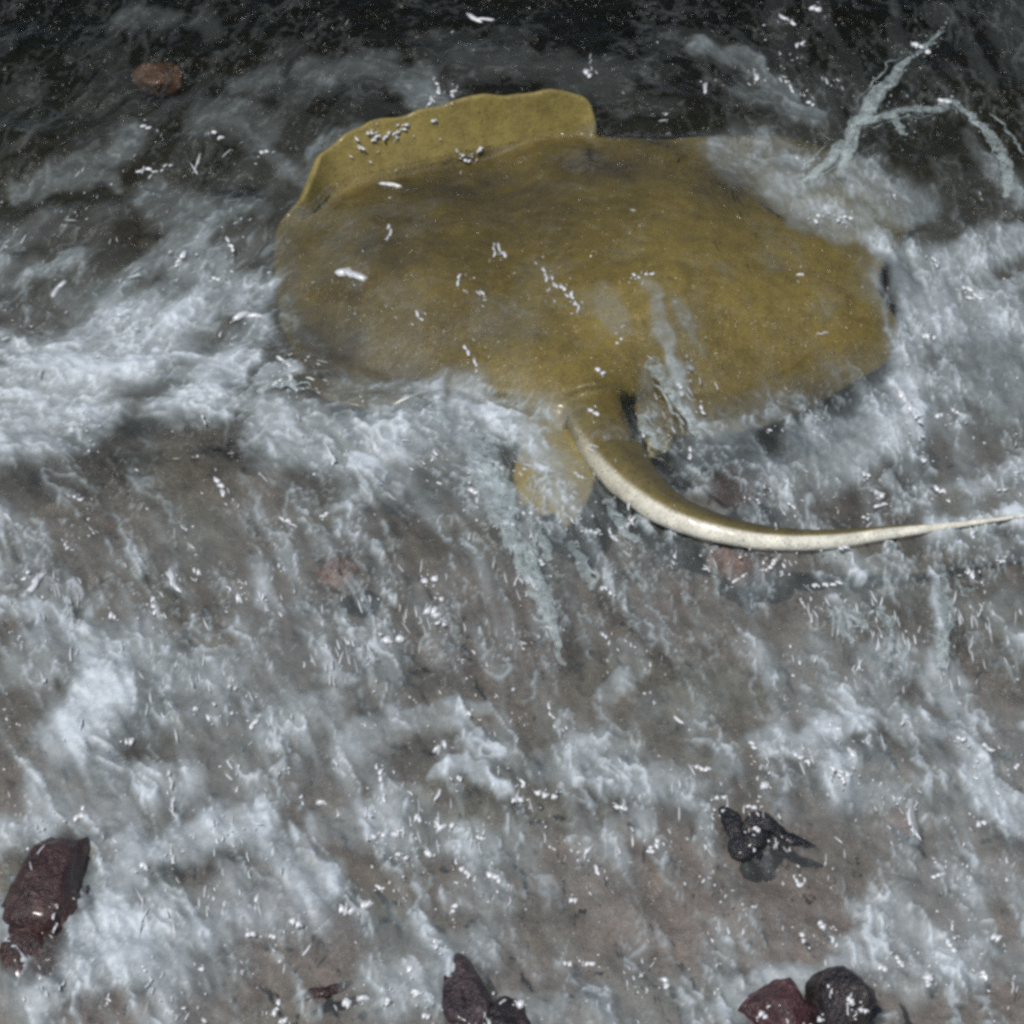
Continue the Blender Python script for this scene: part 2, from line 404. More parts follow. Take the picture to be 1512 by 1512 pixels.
def mat_skin():
    t = NT('ray_skin')
    big = t.noise(9, 4, .55); mid = t.noise(60, 5, .65); fine = t.noise(420, 3, .7)
    c = t.ramp(big, [(.3, (.112, .088, .027)), (.5, (.160, .126, .036)), (.7, (.205, .163, .050))])
    c = t.mix(t.attr('yellow'), c, (.335, .265, .078))
    c = t.mix(t.attr('dusky_and_shade'), c, (.062, .054, .036))
    c = t.mix(t.attr('cream'), c, (.90, .87, .74))
    m = t.ramp(mid, [(.3, (.62, .62, .60)), (.55, (1, 1, 1)), (.75, (1.25, 1.22, 1.1))])
    c = t.mix(.75, c, m, 'MULTIPLY')
    f = t.ramp(fine, [(.34, (.30, .30, .30)), (.46, (1, 1, 1)), (.75, (1.2, 1.2, 1.15))])
    c = t.mix(.7, c, f, 'MULTIPLY')
    nrm = t.bump(fine, .25, .002, t.bump(mid, .35, .006))
    p = t.pbsdf(Base_Color=c, Roughness=.5, Normal=nrm, Specular_IOR_Level=.35, Coat_Weight=.25, Coat_Roughness=.15)
    t.l(p.outputs[0], t.out.inputs[0]); return t.m
def mat_stone(name, c0, c1, rough=.4):
    t = NT(name)
    a = t.noise(45, 5, .65); b = t.noise(240, 3, .65)
    c = t.ramp(a, [(.35, c0), (.65, c1)])
    c = t.mix(.6, c, t.ramp(b, [(.35, (.4, .4, .4)), (.55, (1, 1, 1)), (.72, (2.0, 1.9, 1.9))]), 'MULTIPLY')
    c = t.mix(t.ramp(t.noise(70, 5, .7, dist=.8), [(.55, (0, 0, 0)), (.72, (.55, .55, .55))]), c, tuple(min(1, x*2.2+.05) for x in c1))
    p = t.pbsdf(Base_Color=c, Roughness=rough, Normal=t.bump(b, .7, .004, t.bump(a, .5, .01)), Coat_Weight=.25, Coat_Roughness=.15)
    t.l(p.outputs[0], t.out.inputs[0]); return t.m
M_BED, M_WATER, M_FOAM, M_GLINT, M_SPLASH, M_SKIN = mat_bed(), mat_water(), mat_foam(), mat_glint(), mat_splash(), mat_skin()

# ------------------------------------------------------------------ the stingray
# (outer image pixel, height), (inner image pixel, height) round the disc
RIM = [((935,640,-.004),(915,590,.014)),((1010,645,-.012),(985,585,.008)),((1090,640,-.014),(1060,575,.007)),((1175,615,-.014),(1130,555,.008)),
 ((1258,570,-.012),(1190,520,.010)),((1318,528,-.008),(1235,480,.014)),((1330,480,.002),(1245,445,.018)),((1300,428,.014),(1228,415,.019)),
 ((1310,385,-.004),(1205,388,.014)),((1345,335,-.034),(1252,356,-.004)),((1320,268,-.040),(1187,311,-.006)),((1245,224,-.040),(1125,266,-.007)),
 ((1140,202,-.030),(1062,228,-.002)),((1040,202,-.004),(985,245,.020)),((940,202,.006),(930,242,.022)),((890,196,.008),(884,228,.010)),((880,172,.028),(870,212,.006)),
 ((858,140,.052),(848,205,.004)),((790,137,.062),(780,217,.005)),((700,146,.064),(700,234,.003)),((600,166,.060),(620,254,.002)),
 ((530,190,.052),(550,274,.000)),((480,225,.042),(500,292,-.001)),((452,285,.026),(468,314,.000)),((412,328,.002),(455,347,-.001)),
 ((403,390,.0),(460,392,.004)),((413,460,-.004),(475,452,.000)),((438,535,-.008),(505,512,-.004)),((478,588,-.010),(550,547,-.003)),
 ((560,606,-.010),(610,562,.002)),((640,598,-.009),(670,565,.011)),((710,606,-.005),(730,582,.013)),((780,625,-.002),(790,592,.015)),((838,645,.0),(850,592,.020))]
TAIL = [((862,520),-.012,46),((880,605),.008,50),((899,655),.014,47),((925,697),.018,42),((962,733),.018,35),((1010,763),.018,29),((1080,785),.018,24),
        ((1150,796),.017,20.5),((1230,796),.016,17),((1300,788),.014,13),((1380,779),.012,8),((1450,770),.010,5.5),((1520,760),.008,4.2),((1600,748),.0,3.2)]
FOLD = [(890,170),(880,130),(700,100),(440,160),(430,305),(468,310),(550,270),(620,250),(700,232),(780,215),(850,203)]
FIN_L = [(778,612),(768,660),(758,705),(764,748),(783,744),(800,760),(818,758),(836,776),(850,764),(866,742),(880,700),(885,625)]
FIN_R = [(925,610),(985,632),(990,660),(955,676),(935,662)]
def catmull(P, n, closed):
    P = [np.array(p, float) for p in P]; out = []
    N = len(P); segs = N if closed else N-1
    for i in range(segs):
        g = (lambda j: P[j % N]) if closed else (lambda j: P[min(max(j, 0), N-1)])
        p0, p1, p2, p3 = g(i-1), g(i), g(i+1), g(i+2)
        for k in range(n):
            t = k/n
            out.append(.5*((2*p1)+(-p0+p2)*t+(2*p0-5*p1+4*p2-p3)*t*t+(-p0+3*p1-3*p2+p3)*t**3))
    if not closed: out.append(P[-1])
    return out
def w3(p): return np.array(at(p[0], p[1], p[2]))
def tube(bm, cen, rad, seg=14, squash=1.0, lump=0., seed=0.):
    rings = []
    for i, c in enumerate(cen):
        c = Vector(c)
        d = Vector(cen[min(i+1, len(cen)-1)])-Vector(cen[max(i-1, 0)]); d.normalize()
        s = d.cross(Vector((0, 0, 1)))
        if s.length < 1e-3: s = Vector((1, 0, 0))
        s.normalize(); up = s.cross(d)
        ring_ = []
        for k in range(seg):
            a = 2*math.pi*k/seg
            p = s*math.cos(a)+up*math.sin(a)*squash
            r = rad[i]
            if lump:
                r *= 1+lump*mnoise.noise((c+p*.006)*150+Vector((seed, 0, 0)))
            ring_.append(bm.verts.new(c+p*r))
        rings.append(ring_)
    for a, b in zip(rings[:-1], rings[1:]):
        for k in range(seg):
            bm.faces.new((a[k], a[(k+1) % seg], b[(k+1) % seg], b[k]))
    bm.faces.new(rings[0][::-1]); bm.faces.new(rings[-1])
def slab(bm, outline, th):
    top = [bm.verts.new(p+np.array([0, 0, th/2])) for p in outline]
    bot = [bm.verts.new(p-np.array([0, 0, th/2])) for p in outline]
    bm.faces.new(top); bm.faces.new(bot[::-1])
    for i in range(len(top)):
        j = (i+1) % len(top)
        bm.faces.new((top[i], bot[i], bot[j], top[j]))
def build_ray():
    outer = catmull([w3(o) for o, i in RIM], 6, True)
    inner = catmull([w3(i) for o, i in RIM], 6, True)
    cen = w3((850, 420, .052))
    n = len(outer)
    rs = [.12, .25, .4, .55, .7, .85, 1.0]; ro = [.2, .4, .6, .8, .92, 1.0]
    top, th = [], []
    for r in rs:
        row = []
        for k in range(n):
            p = cen+(inner[k]-cen)*r
            p[2] = cen[2]+(inner[k][2]-cen[2])*(r**1.7)
            u, v = image_px(p[0], p[1], p[2])
            # soft muscle ridges either side of the spine, a groove beyond, gentle ripple of the wing
            p[2] += .020*math.exp(-((u-876)/46)**2)*min(1, max(0, (v-470)/130))**2
            p[2] += .020*math.exp(-((u-1010)/80)**2-((v-390)/130)**2)*(1-r*.8) + .013*math.exp(-((u-620)/85)**2-((v-430)/75)**2) - .010*math.exp(-((u-740-(v-300)*.25)/60)**2-((v-320)/110)**2)
            p[2] += .012*math.exp(-((u-930)/45)**2-((v-560)/70)**2)
            dd_ = math.hypot(u-955, (v-345)*1.3)
            p[2] += .0022*math.sin(dd_/8.5)*math.exp(-((u-1025)/48)**2-((v-245)/42)**2)+.0015*math.sin(dd_/9)*math.exp(-((u-900)/70)**2-((v-250)/30)**2)
            p[2] += .010*(mnoise.noise(Vector((p[0]*9, p[1]*9, 0))))*r
            row.append(p)
        top.append(row); th.append(.014+.030*(1-r*r*.8))
    for r in ro:
        row = []
        for k in range(n):
            p = inner[k]+(outer[k]-inner[k])*r
            dz = outer[k][2]-inner[k][2]
            p[2] = inner[k][2]+dz*(r**1.25 if dz > 0.02 else r**1.9)
            p[2] += .006*mnoise.noise(Vector((p[0]*16, p[1]*16, 3)))+(.007*mnoise.noise(Vector((p[0]*34, p[1]*34, 8)))*r if dz > .02 else 0)
            row.append(p)
        top.append(row); th.append(.0085+.010*(1-r))
    T = np.array(top)
    du = np.roll(T, -1, 1)-np.roll(T, 1, 1); dr = np.gradient(T, axis=0)
    nr = np.cross(du, dr); nr /= np.maximum(np.linalg.norm(nr, axis=2, keepdims=True), 1e-9)
    nr *= np.where(nr[..., 2:] < 0, -1, 1)
    bm = bmesh.new()
    tv = [[bm.verts.new(p) for p in row] for row in top]
    bv = [[bm.verts.new(p-m_*t) for p, m_ in zip(row, nrow)] for row, nrow, t in zip(top, nr, th)]
    ct = bm.verts.new(cen); cb = bm.verts.new(cen-np.array([0, 0, .045]))
    for k in range(n):
        j = (k+1) % n
        bm.faces.new((ct, tv[0][k], tv[0][j])); bm.faces.new((cb, bv[0][j], bv[0][k]))
        for a in range(len(tv)-1):
            bm.faces.new((tv[a][k], tv[a+1][k], tv[a+1][j], tv[a][j]))
            bm.faces.new((bv[a][j], bv[a+1][j], bv[a+1][k], bv[a][k]))
        bm.faces.new((tv[-1][k], bv[-1][k], bv[-1][j], tv[-1][j]))
    bmesh.ops.recalc_face_normals(bm, faces=bm.faces)
    # tail
    tc = catmull([np.append(w3((*p, z)), r) for p, z, r in TAIL], 8, False)
    cen_t = [p[:3] for p in tc]
    rad_t = []
    for p in tc:
        dep = S45*((p[1]-CAM_POS.y)-(p[2]-CAM_POS.z)); rad_t.append(p[3]*dep*HALF/756)
    t2 = bmesh.new(); tube(t2, cen_t, rad_t, 16, .72, .07)
    bmesh.ops.recalc_face_normals(t2, faces=t2.faces)
    bmesh.ops.recalc_face_normals(t2, faces=t2.faces)
    tm = bpy.data.meshes.new('tmp'); t2.to_mesh(tm); t2.free()
    bm.from_mesh(tm)
    me = bpy.data.meshes.new('tmp_ray'); bm.to_mesh(me); bm.free()
    o = bpy.data.objects.new('tmp_ray', me); COL.objects.link(o)
    md = o.modifiers.new('r', 'REMESH'); md.mode = 'VOXEL'; md.voxel_size = .0020
    ms = o.modifiers.new('s', 'SMOOTH'); ms.iterations = 12; ms.factor = .5
    dg = bpy.context.evaluated_depsgraph_get()
    body = bpy.data.meshes.new_from_object(o.evaluated_get(dg))
    bpy.data.objects.remove(o)
    body.name = 'stingray'
    nv = len(body.vertices)
    co = np.empty(nv*3, np.float32); body.vertices.foreach_get('co', co); co = co.reshape(-1, 3)
    u, v = image_px(co[:, 0], co[:, 1], co[:, 2])
    # skin colour: yellow and cream, plus dark patches that paint shade into the disc
    fold = FOLD
    d = seg_dist(u, v, fold+fold[:1]); fm = np.where(inside(u, v, fold), sstep(-6, 16, d), 1-sstep(-6, 6, d))
    fin = [(750,650),(755,790),(880,790),(868,690),(840,650)]
    fin_m = inside(u, v, fin)*sstep(0, 14, seg_dist(u, v, fin+fin[:1]))
    yel = np.maximum(.75*fm, .85*fin_m)
    yel = np.maximum(yel, .35*np.exp(-((u-760)/110)**2-((v-560)/50)**2))
    yel = np.maximum(yel, .45*np.exp(-((u-1130)/140)**2-((v-420)/110)**2)); yel = np.maximum(yel, .35*np.exp(-((u-900)/90)**2-((v-470)/70)**2))
    yel = yel*(.6+.8*fbm(co[:, 0], co[:, 1], 25., 3, 2))
    dus_shade = .75*np.exp(-((u-520)/26)**2-((v-466)/20)**2)
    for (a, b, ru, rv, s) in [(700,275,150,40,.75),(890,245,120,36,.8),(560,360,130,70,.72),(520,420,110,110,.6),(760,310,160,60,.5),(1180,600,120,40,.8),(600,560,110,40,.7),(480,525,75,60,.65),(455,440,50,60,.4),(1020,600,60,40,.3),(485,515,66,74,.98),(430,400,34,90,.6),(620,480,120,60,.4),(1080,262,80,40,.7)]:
        dus_shade = np.maximum(dus_shade, s*np.exp(-((u-a)/ru)**2-((v-b)/rv)**2))  # shade below the fold, on the left side and along edges, painted dark
    dus_shade = dus_shade*(.5+fbm(co[:, 0], co[:, 1], 40., 3, 3))
    # pale underside of the tail, turned up along its near edge
    tcn = np.array(cen_t); tr = np.array(rad_t)
    cream = np.zeros(nv, np.float32)
    for i0 in range(0, nv, 20000):
        p = co[i0:i0+20000]
        dd = ((p[:, None, :]-tcn[None])**2).sum(-1); j = dd.argmin(1)
        tan = tcn[np.minimum(j+1, len(tcn)-1)]-tcn[np.maximum(j-1, 0)]
        tan /= np.linalg.norm(tan, axis=1)[:, None]
        side = np.stack([tan[:, 1], -tan[:, 0], np.zeros(len(j))], -1)          # horizontal, towards the near side
        q = (p-tcn[j])/tr[j][:, None]
        s = (q*(side*.8+np.array([0, 0, -.55]))).sum(1)
        t = j/len(tcn)
        thr = np.interp(t, [0, .12, .22, .35, .5, .65, .75, .82, 1], [.60, .40, .26, .10, -.08, -.3, -.6, -1.2, -1.5])
        amt = np.interp(t, [.06, .2, .4], [0, .55, 1])
        near = np.sqrt(dd.min(1)) < tr[j]*1.5
        dus_shade[i0:i0+20000] = np.maximum(dus_shade[i0:i0+20000], .8*sstep(thr+.05, thr-.75, s)*amt*near*(t < .72))
        cream[i0:i0+20000] = sstep(thr-.14, thr+.12, s)*amt*near
    upper = np.zeros(nv)
    cream = cream*np.clip(.75+.5*fbm(co[:, 0], co[:, 1], 60., 3, 4), 0, 1)
    attr(body, 'yellow', np.clip(yel*(1-cream), 0, 1)); attr(body, 'dusky_and_shade', np.clip(dus_shade, 0, 1)); attr(body, 'cream', np.clip(cream, 0, 1))
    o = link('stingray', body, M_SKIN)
    tag(o, 'olive brown stingray with one wing edge curled up, swimming away through surf', 'stingray')
    # pelvic fins trailing beside the tail root
    for FIN, z, lab in ((FIN_L, .006, 'pale yellow left pelvic fin, uncovered'), (FIN_R, .0, None)):
        b = bmesh.new()
        rim = catmull([w3((*p, z)) for p in FIN], 6, True)
        mid = sum(rim)/len(rim)+np.array([0, 0, .007])
        tops, bots = [], []
        for r in (.35, .7, .92, 1.0):
            row = []
            for k, p in enumerate(rim):
                q = mid+(p-mid)*r; q[2] = mid[2]-.007*r*r+.0012*math.sin(k*.9)*r*r
                row.append(q)
            tops.append([b.verts.new(q) for q in row]); bots.append([b.verts.new(q-np.array([0, 0, .003+.006*(1-r)])) for q in row])
        c0 = b.verts.new(mid); c1 = b.verts.new(mid-np.array([0, 0, .01])); n_ = len(rim)
        for k in range(n_):
            j = (k+1) % n_
            b.faces.new((c0, tops[0][k], tops[0][j])); b.faces.new((c1, bots[0][j], bots[0][k]))
            for a_ in range(3):
                b.faces.new((tops[a_][k], tops[a_+1][k], tops[a_+1][j], tops[a_][j])); b.faces.new((bots[a_][j], bots[a_+1][j], bots[a_+1][k], bots[a_][k]))
            b.faces.new((tops[3][k], bots[3][k], bots[3][j], tops[3][j]))
        bmesh.ops.recalc_face_normals(b, faces=b.faces)
        m_ = bpy.data.meshes.new('pelvic_fin'); b.to_mesh(m_); b.free()
        attr(m_, 'yellow', np.full(len(m_.vertices), 1. if lab else .3))
        f_ = link('pelvic_fin', m_, M_SKIN, o)
        if lab: f_['label'] = lab
    return o
RAY = build_ray()

# ------------------------------------------------------------------ stones and weed
def stone_mesh(name, size, seed, sub=4, facet=.35):
    bm = bmesh.new(); bmesh.ops.create_icosphere(bm, subdivisions=sub, radius=1)
    r = random.Random(seed)
    planes = [(Vector((r.gauss(0, 1), r.gauss(0, 1), r.gauss(0, 1))).normalized(), r.uniform(.62, .9)) for _ in range(11)]
    off = Vector((seed*3.7, seed*1.3, 0))
    for vv in bm.verts:
        p = vv.co.copy()
        for nrm, d in planes:
            e = p.dot(nrm)-d
            if e > 0: p -= nrm*e*.8
        p *= 1+.16*mnoise.noise(p*1.7+off)+.07*mnoise.noise(p*4.5+off)+.035*mnoise.noise(p*11+off)
        vv.co = (p.x*size[0], p.y*size[1], p.z*size[2])
    me = bpy.data.meshes.new(name); bm.to_mesh(me); bm.free(); return me
def stone(u, v, z, size, rot, seed, mat, label, name='stone', cat='stone', group=None):
    o = link(name, stone_mesh(name, size, seed), mat)
    o.location = at(u, v, z); o.rotation_euler = rot
    return tag(o, label, cat, group)
M_RED = mat_stone('red_brown_rock', (.026, .012, .011), (.070, .034, .030), .35)
M_RED2 = mat_stone('wine_red_rock', (.040, .016, .018), (.115, .052, .054), .35)
M_DARK = mat_stone('dark_rock', (.010, .008, .009), (.045, .030, .030), .35)
M_PURP = mat_stone('purple_black_rock', (.018, .011, .014), (.06, .038, .042), .4)
M_PINK = mat_stone('pink_brown_stone', (.17, .105, .085), (.30, .19, .16), .5)
M_ORNG = mat_stone('orange_brown_stone', (.07, .036, .016), (.115, .058, .024), .6)
M_WEED = mat_stone('black_weed', (.006, .006, .008), (.028, .026, .028), .3)
M_PWEED = mat_stone('purple_weed', (.02, .016, .028), (.05, .038, .06), .4)
mm = 1/1512
stone(72, 1318, 0.007, (.034, .062, .026), (.1, 0, -.28), 3, M_RED, 'large dark red-brown oval rock ringed by white foam, near corner')
stone(45, 1400, -0.008, (.030, .045, .024), (0, 0, .2), 12, M_RED, 'broken purplish brown rock touching the large red-brown one')
stone(98, 1400, -0.011, (.022, .036, .022), (0, 0, -.4), 21, M_PURP, 'small mottled rock under foam flecks beside the red-brown rock')
stone(690, 1478, -0.006, (.026, .040, .024), (0, 0, .2), 5, M_PURP, 'dull purple-black stone awash in grey water at mid shore')
stone(745, 1512, -0.004, (.022, .026, .020), (0, 0, .9), 8, M_DARK, 'dark little stone nestled against the purple-black one')
stone(1152, 1496, -0.002, (.034, .028, .024), (0, 0, -.2), 6, M_RED2, 'wine red wet rock with pale flecks below the foam')
stone(1242, 1490, 0.004, (.030, .034, .034), (.2, .1, .5), 9, M_DARK, 'peaked blackish rock beside the wine red rock')
stone(1080, 832, -0.014, (.024, .028, .020), (0, 0, .3), 14, M_PINK, 'pinkish brown stone just under the tail')
stone(1130, 838, -0.016, (.016, .018, .014), (0, 0, 1.3), 15, M_RED2, 'small dark red stone right of the pinkish stone under the tail')
stone(500, 848, -0.014, (.022, .018, .016), (0, 0, -.5), 17, M_PINK, 'pale pink pebble alone in grey water left of the splash')
stone(234, 118, -0.042, (.030, .034, .022), (0, 0, .3), 19, M_ORNG, 'orange-brown stone in the dark far water')
stone(1335, 1212, -0.014, (.014, .018, .012), (0, 0, .6), 23, M_PINK, 'tiny pink stone to the right of the black seaweed clump')
stone(1095, 722, -0.020, (.032, .030, .018), (0, 0, .4), 25, M_RED, 'dim reddish stone sunk above the middle of the tail')
def strand(name, pieces, mat, label, cat):
    bm = bmesh.new()
    for k, (pts, r0) in enumerate(pieces):
        c = catmull([np.append(np.array(at(u, v, z)), r) for u, v, z, r in pts], 6, False)
        tube(bm, [p[:3] for p in c], [max(p[3], .0008)*r0 for p in c], 10, .55, .45, k*7.)
    bmesh.ops.recalc_face_normals(bm, faces=bm.faces)
    me = bpy.data.meshes.new(name); bm.to_mesh(me); bm.free()
    return tag(link(name, me, mat), label, cat)
strand('seaweed', [([(1066,1192,0.010,0.0034),(1080,1208,0.012,0.0085),(1086,1232,0.010,0.0085),(1096,1252,0.008,0.0119),(1116,1262,0.006,0.0085),(1118,1275,0.004,0.0017)], 1),
                   ([(1096,1226,0.012,0.0026),(1115,1208,0.018,0.0068),(1135,1216,0.016,0.0076),(1155,1232,0.010,0.0059),(1176,1242,0.006,0.0059),(1205,1250,0.002,0.0008)], 1),
                   ([(1100,1250,0.008,0.0102),(1118,1238,0.012,0.0093),(1136,1222,0.012,0.0051)], 1)],
       M_WEED, 'black forked clump of seaweed lying in the shallows', 'seaweed')
strand('weed_strip', [([(132,1302,.004,.0015),(128,1325,.005,.003),(122,1350,.005,.0035),(116,1385,.008,.003),(110,1410,.004,.001)], 1)],
       M_PWEED, 'narrow purple weed strip edging the large red-brown rock', 'seaweed')
strand('weed_twig', [([(435,1480,.004,.002),(460,1468,.006,.005),(490,1462,.006,.005),(520,1450,.004,.002)], 1)],
       M_RED, 'thin dark red weed twig on the near sand', 'seaweed')

# height of the ray's upper side, so that the water washes over it
TOPX, TOPY, CELL = -0.8, -0.66, 0.004
def surface_points(o):
    me = o.data; nv = len(me.vertices)
    p = np.empty(nv*3, np.float32); me.vertices.foreach_get('co', p); p = p.reshape(-1, 3)
    if nv < 8000:                                              # coarse mesh: add points inside its faces
        out = [p]
        for f in me.polygons:
            q = p[list(f.vertices)]; c = q.mean(0)
            for t in (.15, .4, .65, .85): out.append(c+(q-c)*t)
            for t in (.25, .5, .75): out.append(q*(1-t)+np.roll(q, 1, 0)*t); out.append((q*(1-t)+np.roll(q, 1, 0)*t)*.5+c*.5)
        p = np.concatenate(out)
    m = np.array(o.matrix_world)
    return p@m[:3, :3].T+m[:3, 3]
def top_map(fold_too, objs):
    T = np.full((420, 420), -1., np.float32)
    bpy.context.view_layer.update()
    for o in objs:
        p = surface_points(o)
        i = ((p[:, 0]-TOPX)/CELL).astype(int); j = ((p[:, 1]-TOPY)/CELL).astype(int)
        pu, pv = image_px(p[:, 0], p[:, 1], p[:, 2])
        tail = np.zeros(len(p), bool)
        if not fold_too and o is RAY: tail = ((pv > 648) & (pu > 832)) | (inside(pu, pv, FOLD) & (p[:, 2] > .012))
        ok = ~tail & (i > 0) & (i < 419) & (j > 0) & (j < 419)
        np.maximum.at(T, (i[ok], j[ok]), p[ok, 2])
    hit = T > -.5
    for k in range(3):                                        # close pin holes left between vertices
        P = np.pad(T, 1, constant_values=-1.)
        nb = np.max([P[1+a:421+a, 1+b:421+b] for a in (-1, 0, 1) for b in (-1, 0, 1)], 0)
        if k < 1: T = np.where(hit, T, nb)
    return T
def ray_top(x, y, TOP=None):
    if TOP is None: TOP = TOP_FLAT
    fx = np.clip((x-TOPX)/CELL-.5, 0, 418.99); fy = np.clip((y-TOPY)/CELL-.5, 0, 418.99)
    i = fx.astype(int); j = fy.astype(int); a = fx-i; b = fy-j
    return (TOP[i, j]*(1-a)+TOP[i+1, j]*a)*(1-b)+(TOP[i, j+1]*(1-a)+TOP[i+1, j+1]*a)*b
TOP_FLAT = top_map(False, [RAY]+list(RAY.children))
def smax(a, b, k=.004):
    h = np.clip(.5+.5*(a-b)/k, 0, 1); return b+(a-b)*h+k*h*(1-h)
def wash(z, x, y, film, cap):
    return smax(z, np.minimum(ray_top(x, y)+film+.0012*(fbm(x, y, 60., 2, 5)-.3), cap))

# ------------------------------------------------------------------ the setting
# seabed
xs = lines(-0.85, 0.85, .006, -42, 42, 1.12, 3.); ys = lines(-0.8, 1.15, .006, -42, 42, 1.12, 3.)
X, Y, Q, _ = grid(xs, ys)
me = mesh_np('seabed', np.stack([X, Y, bed_height(X, Y)], -1), Q)
U, V = image_px(X, Y, -.08)
rust = np.zeros(X.shape)
for (a, b, ru, rv, s) in [(420,900,120,60,.35),(440,1400,80,45,.55),(330,920,70,50,.25),(1180,1235,150,40,.3),(640,1330,120,50,.35),(900,1290,120,40,.25),(1010,900,90,60,.2),(790,900,70,60,.25)]:
    rust = np.maximum(rust, s*np.exp(-((U-a)/ru)**2-((V-b)/rv)**2))
attr(me, 'rust', rust*(.5+fbm(X, Y, 30., 3, 1)))
tag(link('seabed', me, M_BED), kind='structure')

# water: closed body with a rippled top
xs = lines(-0.85, 0.85, .0027, -45, 45, 1.10, 3.); ys = lines(-0.75, 1.10, .0027, -45, 45, 1.10, 3.)
X, Y, Q, I = grid(xs, ys)
FW = foam_map(X, Y)
Z = wash(water_height(X, Y, FW), X, Y, .0004, .062)
n = len(X)
cor = [I[0, 0], I[-1, 0], I[-1, -1], I[0, -1]]
co = np.concatenate([np.stack([X, Y, Z], -1), [[X[c], Y[c], -12] for c in cor]])
me = bpy.data.meshes.new('water')
ring = [list(I[:, 0]), list(I[-1, :]), list(I[::-1, -1]), list(I[0, ::-1])]
faces_extra = [[n+3, n+2, n+1, n]]
for k, r in enumerate(ring):
    faces_extra.append([int(i) for i in r[::-1]]+[n+k, n+(k+1) % 4])
loops = np.concatenate([Q.ravel()]+[np.array(f) for f in faces_extra]).astype(np.int32)
tot = np.concatenate([np.full(len(Q), 4), [len(f) for f in faces_extra]]).astype(np.int32)
start = np.concatenate([[0], np.cumsum(tot)[:-1]]).astype(np.int32)
me.vertices.add(len(co)); me.vertices.foreach_set('co', co.astype(np.float32).ravel())
me.loops.add(len(loops)); me.loops.foreach_set('vertex_index', loops)
me.polygons.add(len(tot)); me.polygons.foreach_set('loop_start', start); me.polygons.foreach_set('loop_total', tot)
me.update(calc_edges=True)
w = link('water', me, M_WATER, smooth=False)
sm = np.ones(len(tot), bool); sm[len(Q):] = False
me.polygons.foreach_set('use_smooth', sm)
tag(w, kind='structure')

# foam lying on the water
xs = lines(-0.80, 0.80, .0022, -2.6, 2.6, 1.06, .03); ys = lines(-0.70, 1.05, .0022, -1.2, 3.2, 1.06, .03)
X, Y, Q, _ = grid(xs, ys)
F = foam_map(X, Y)
Z = wash(water_height(X, Y, F), X, Y, .0022, .075)+0.0012+F*0.0045
keep = F[Q].max(1) > 0.035
Q = Q[keep]
used = np.zeros(len(X), bool); used[Q.ravel()] = True
re = np.cumsum(used)-1
me = mesh_np('surf_foam', np.stack([X, Y, Z], -1)[used], re[Q])
attr(me, 'foam', F[used])
tag(link('surf_foam', me, M_FOAM), 'white and teal surf foam streaked over the shallow water', 'foam', kind='stuff')

# ------------------------------------------------------------------ splashes of thrown water
def splash(pieces, label, beads=0, spread=30):
    bm = bmesh.new()
    r = random.Random(len(label))
    for k, pts in enumerate(pieces):
        c = catmull([np.append(np.array(at(u, v, z)), q) for u, v, z, q in pts], 9, False)
        cc = []
        for p in c:
            j = Vector((mnoise.noise(Vector(p[:3])*120), mnoise.noise(Vector(p[:3])*120+Vector((9, 0, 0))), 0))*.006
            cc.append(Vector(p[:3])+j)
        tube(bm, cc, [max(p[3], .0005) for p in c], 14, .4, .5, k*5.+len(label))
        for q in range(3):
            sl = sorted(r.sample(range(len(cc)+1), 2))
            seg_ = cc[sl[0]:sl[1]+1]
            if len(seg_) < 4: continue
            off = Vector((r.gauss(0, 1), r.gauss(0, 1), r.gauss(0, .6)))*.007
            R0 = r.uniform(.0008, .0022); N_ = len(seg_)
            tube(bm, [p+off+Vector((mnoise.noise(p*60+Vector((q*3., 0, 0))), mnoise.noise(p*60+Vector((0, q*3., 0))), 0))*.008 for p in seg_],
                 [R0*math.sin(math.pi*(i+.6)/(N_+.2)) for i in range(N_)], 6, .7, .7, q*3.)
        for b in range(beads):
            p = r.choice(cc)+Vector((r.gauss(0, 1), r.gauss(0, 1), abs(r.gauss(0, .6))))*spread*.0007
            bmesh.ops.create_icosphere(bm, subdivisions=1, radius=r.uniform(.0006, .0018), matrix=Matrix.Translation(p) @ Matrix.Diagonal((1, r.uniform(1, 2.2), 1, 1)))
    bmesh.ops.recalc_face_normals(bm, faces=bm.faces)
    me = bpy.data.meshes.new('splash'); bm.to_mesh(me); bm.free()
    return tag(link('splash', me, M_SPLASH), label, 'splash', 'splashes thrown up by the ray')
splash([[(1240,262,.0,.007),(1252,215,.02,.008),(1268,180,.035,.009),(1300,135,.05,.009),(1322,108,.06,.007),(1345,82,.065,.003)],
        [(1268,180,.035,.008),(1310,172,.045,.007),(1345,160,.045,.006),(1385,162,.04,.007),(1405,150,.035,.005),(1440,178,.02,.005)],
        [(1395,40,.05,.002),(1372,62,.055,.004),(1350,84,.06,.003)],[(1440,178,.02,.004),(1472,215,.018,.008),(1490,255,.01,.008),(1488,292,.0,.004)],[(1245,205,.02,.005),(1225,235,.02,.006),(1190,270,.01,.006)],
        [(1315,172,.04,.006),(1330,190,.035,.005),(1338,200,.03,.002)]],
       'forked teal splash rope thrown up beyond the right wing', 22, 16)
splash([[(700,640,.01,.008),(708,690,.025,.010),(735,755,.035,.010),(772,820,.03,.011),(800,880,.022,.010),(815,925,.015,.006),(832,985,.004,.002)],
        [(720,650,.015,.006),(738,700,.03,.009),(760,760,.03,.008)]],
       'long diagonal splash streak falling left of the pelvic fin', 14, 18)
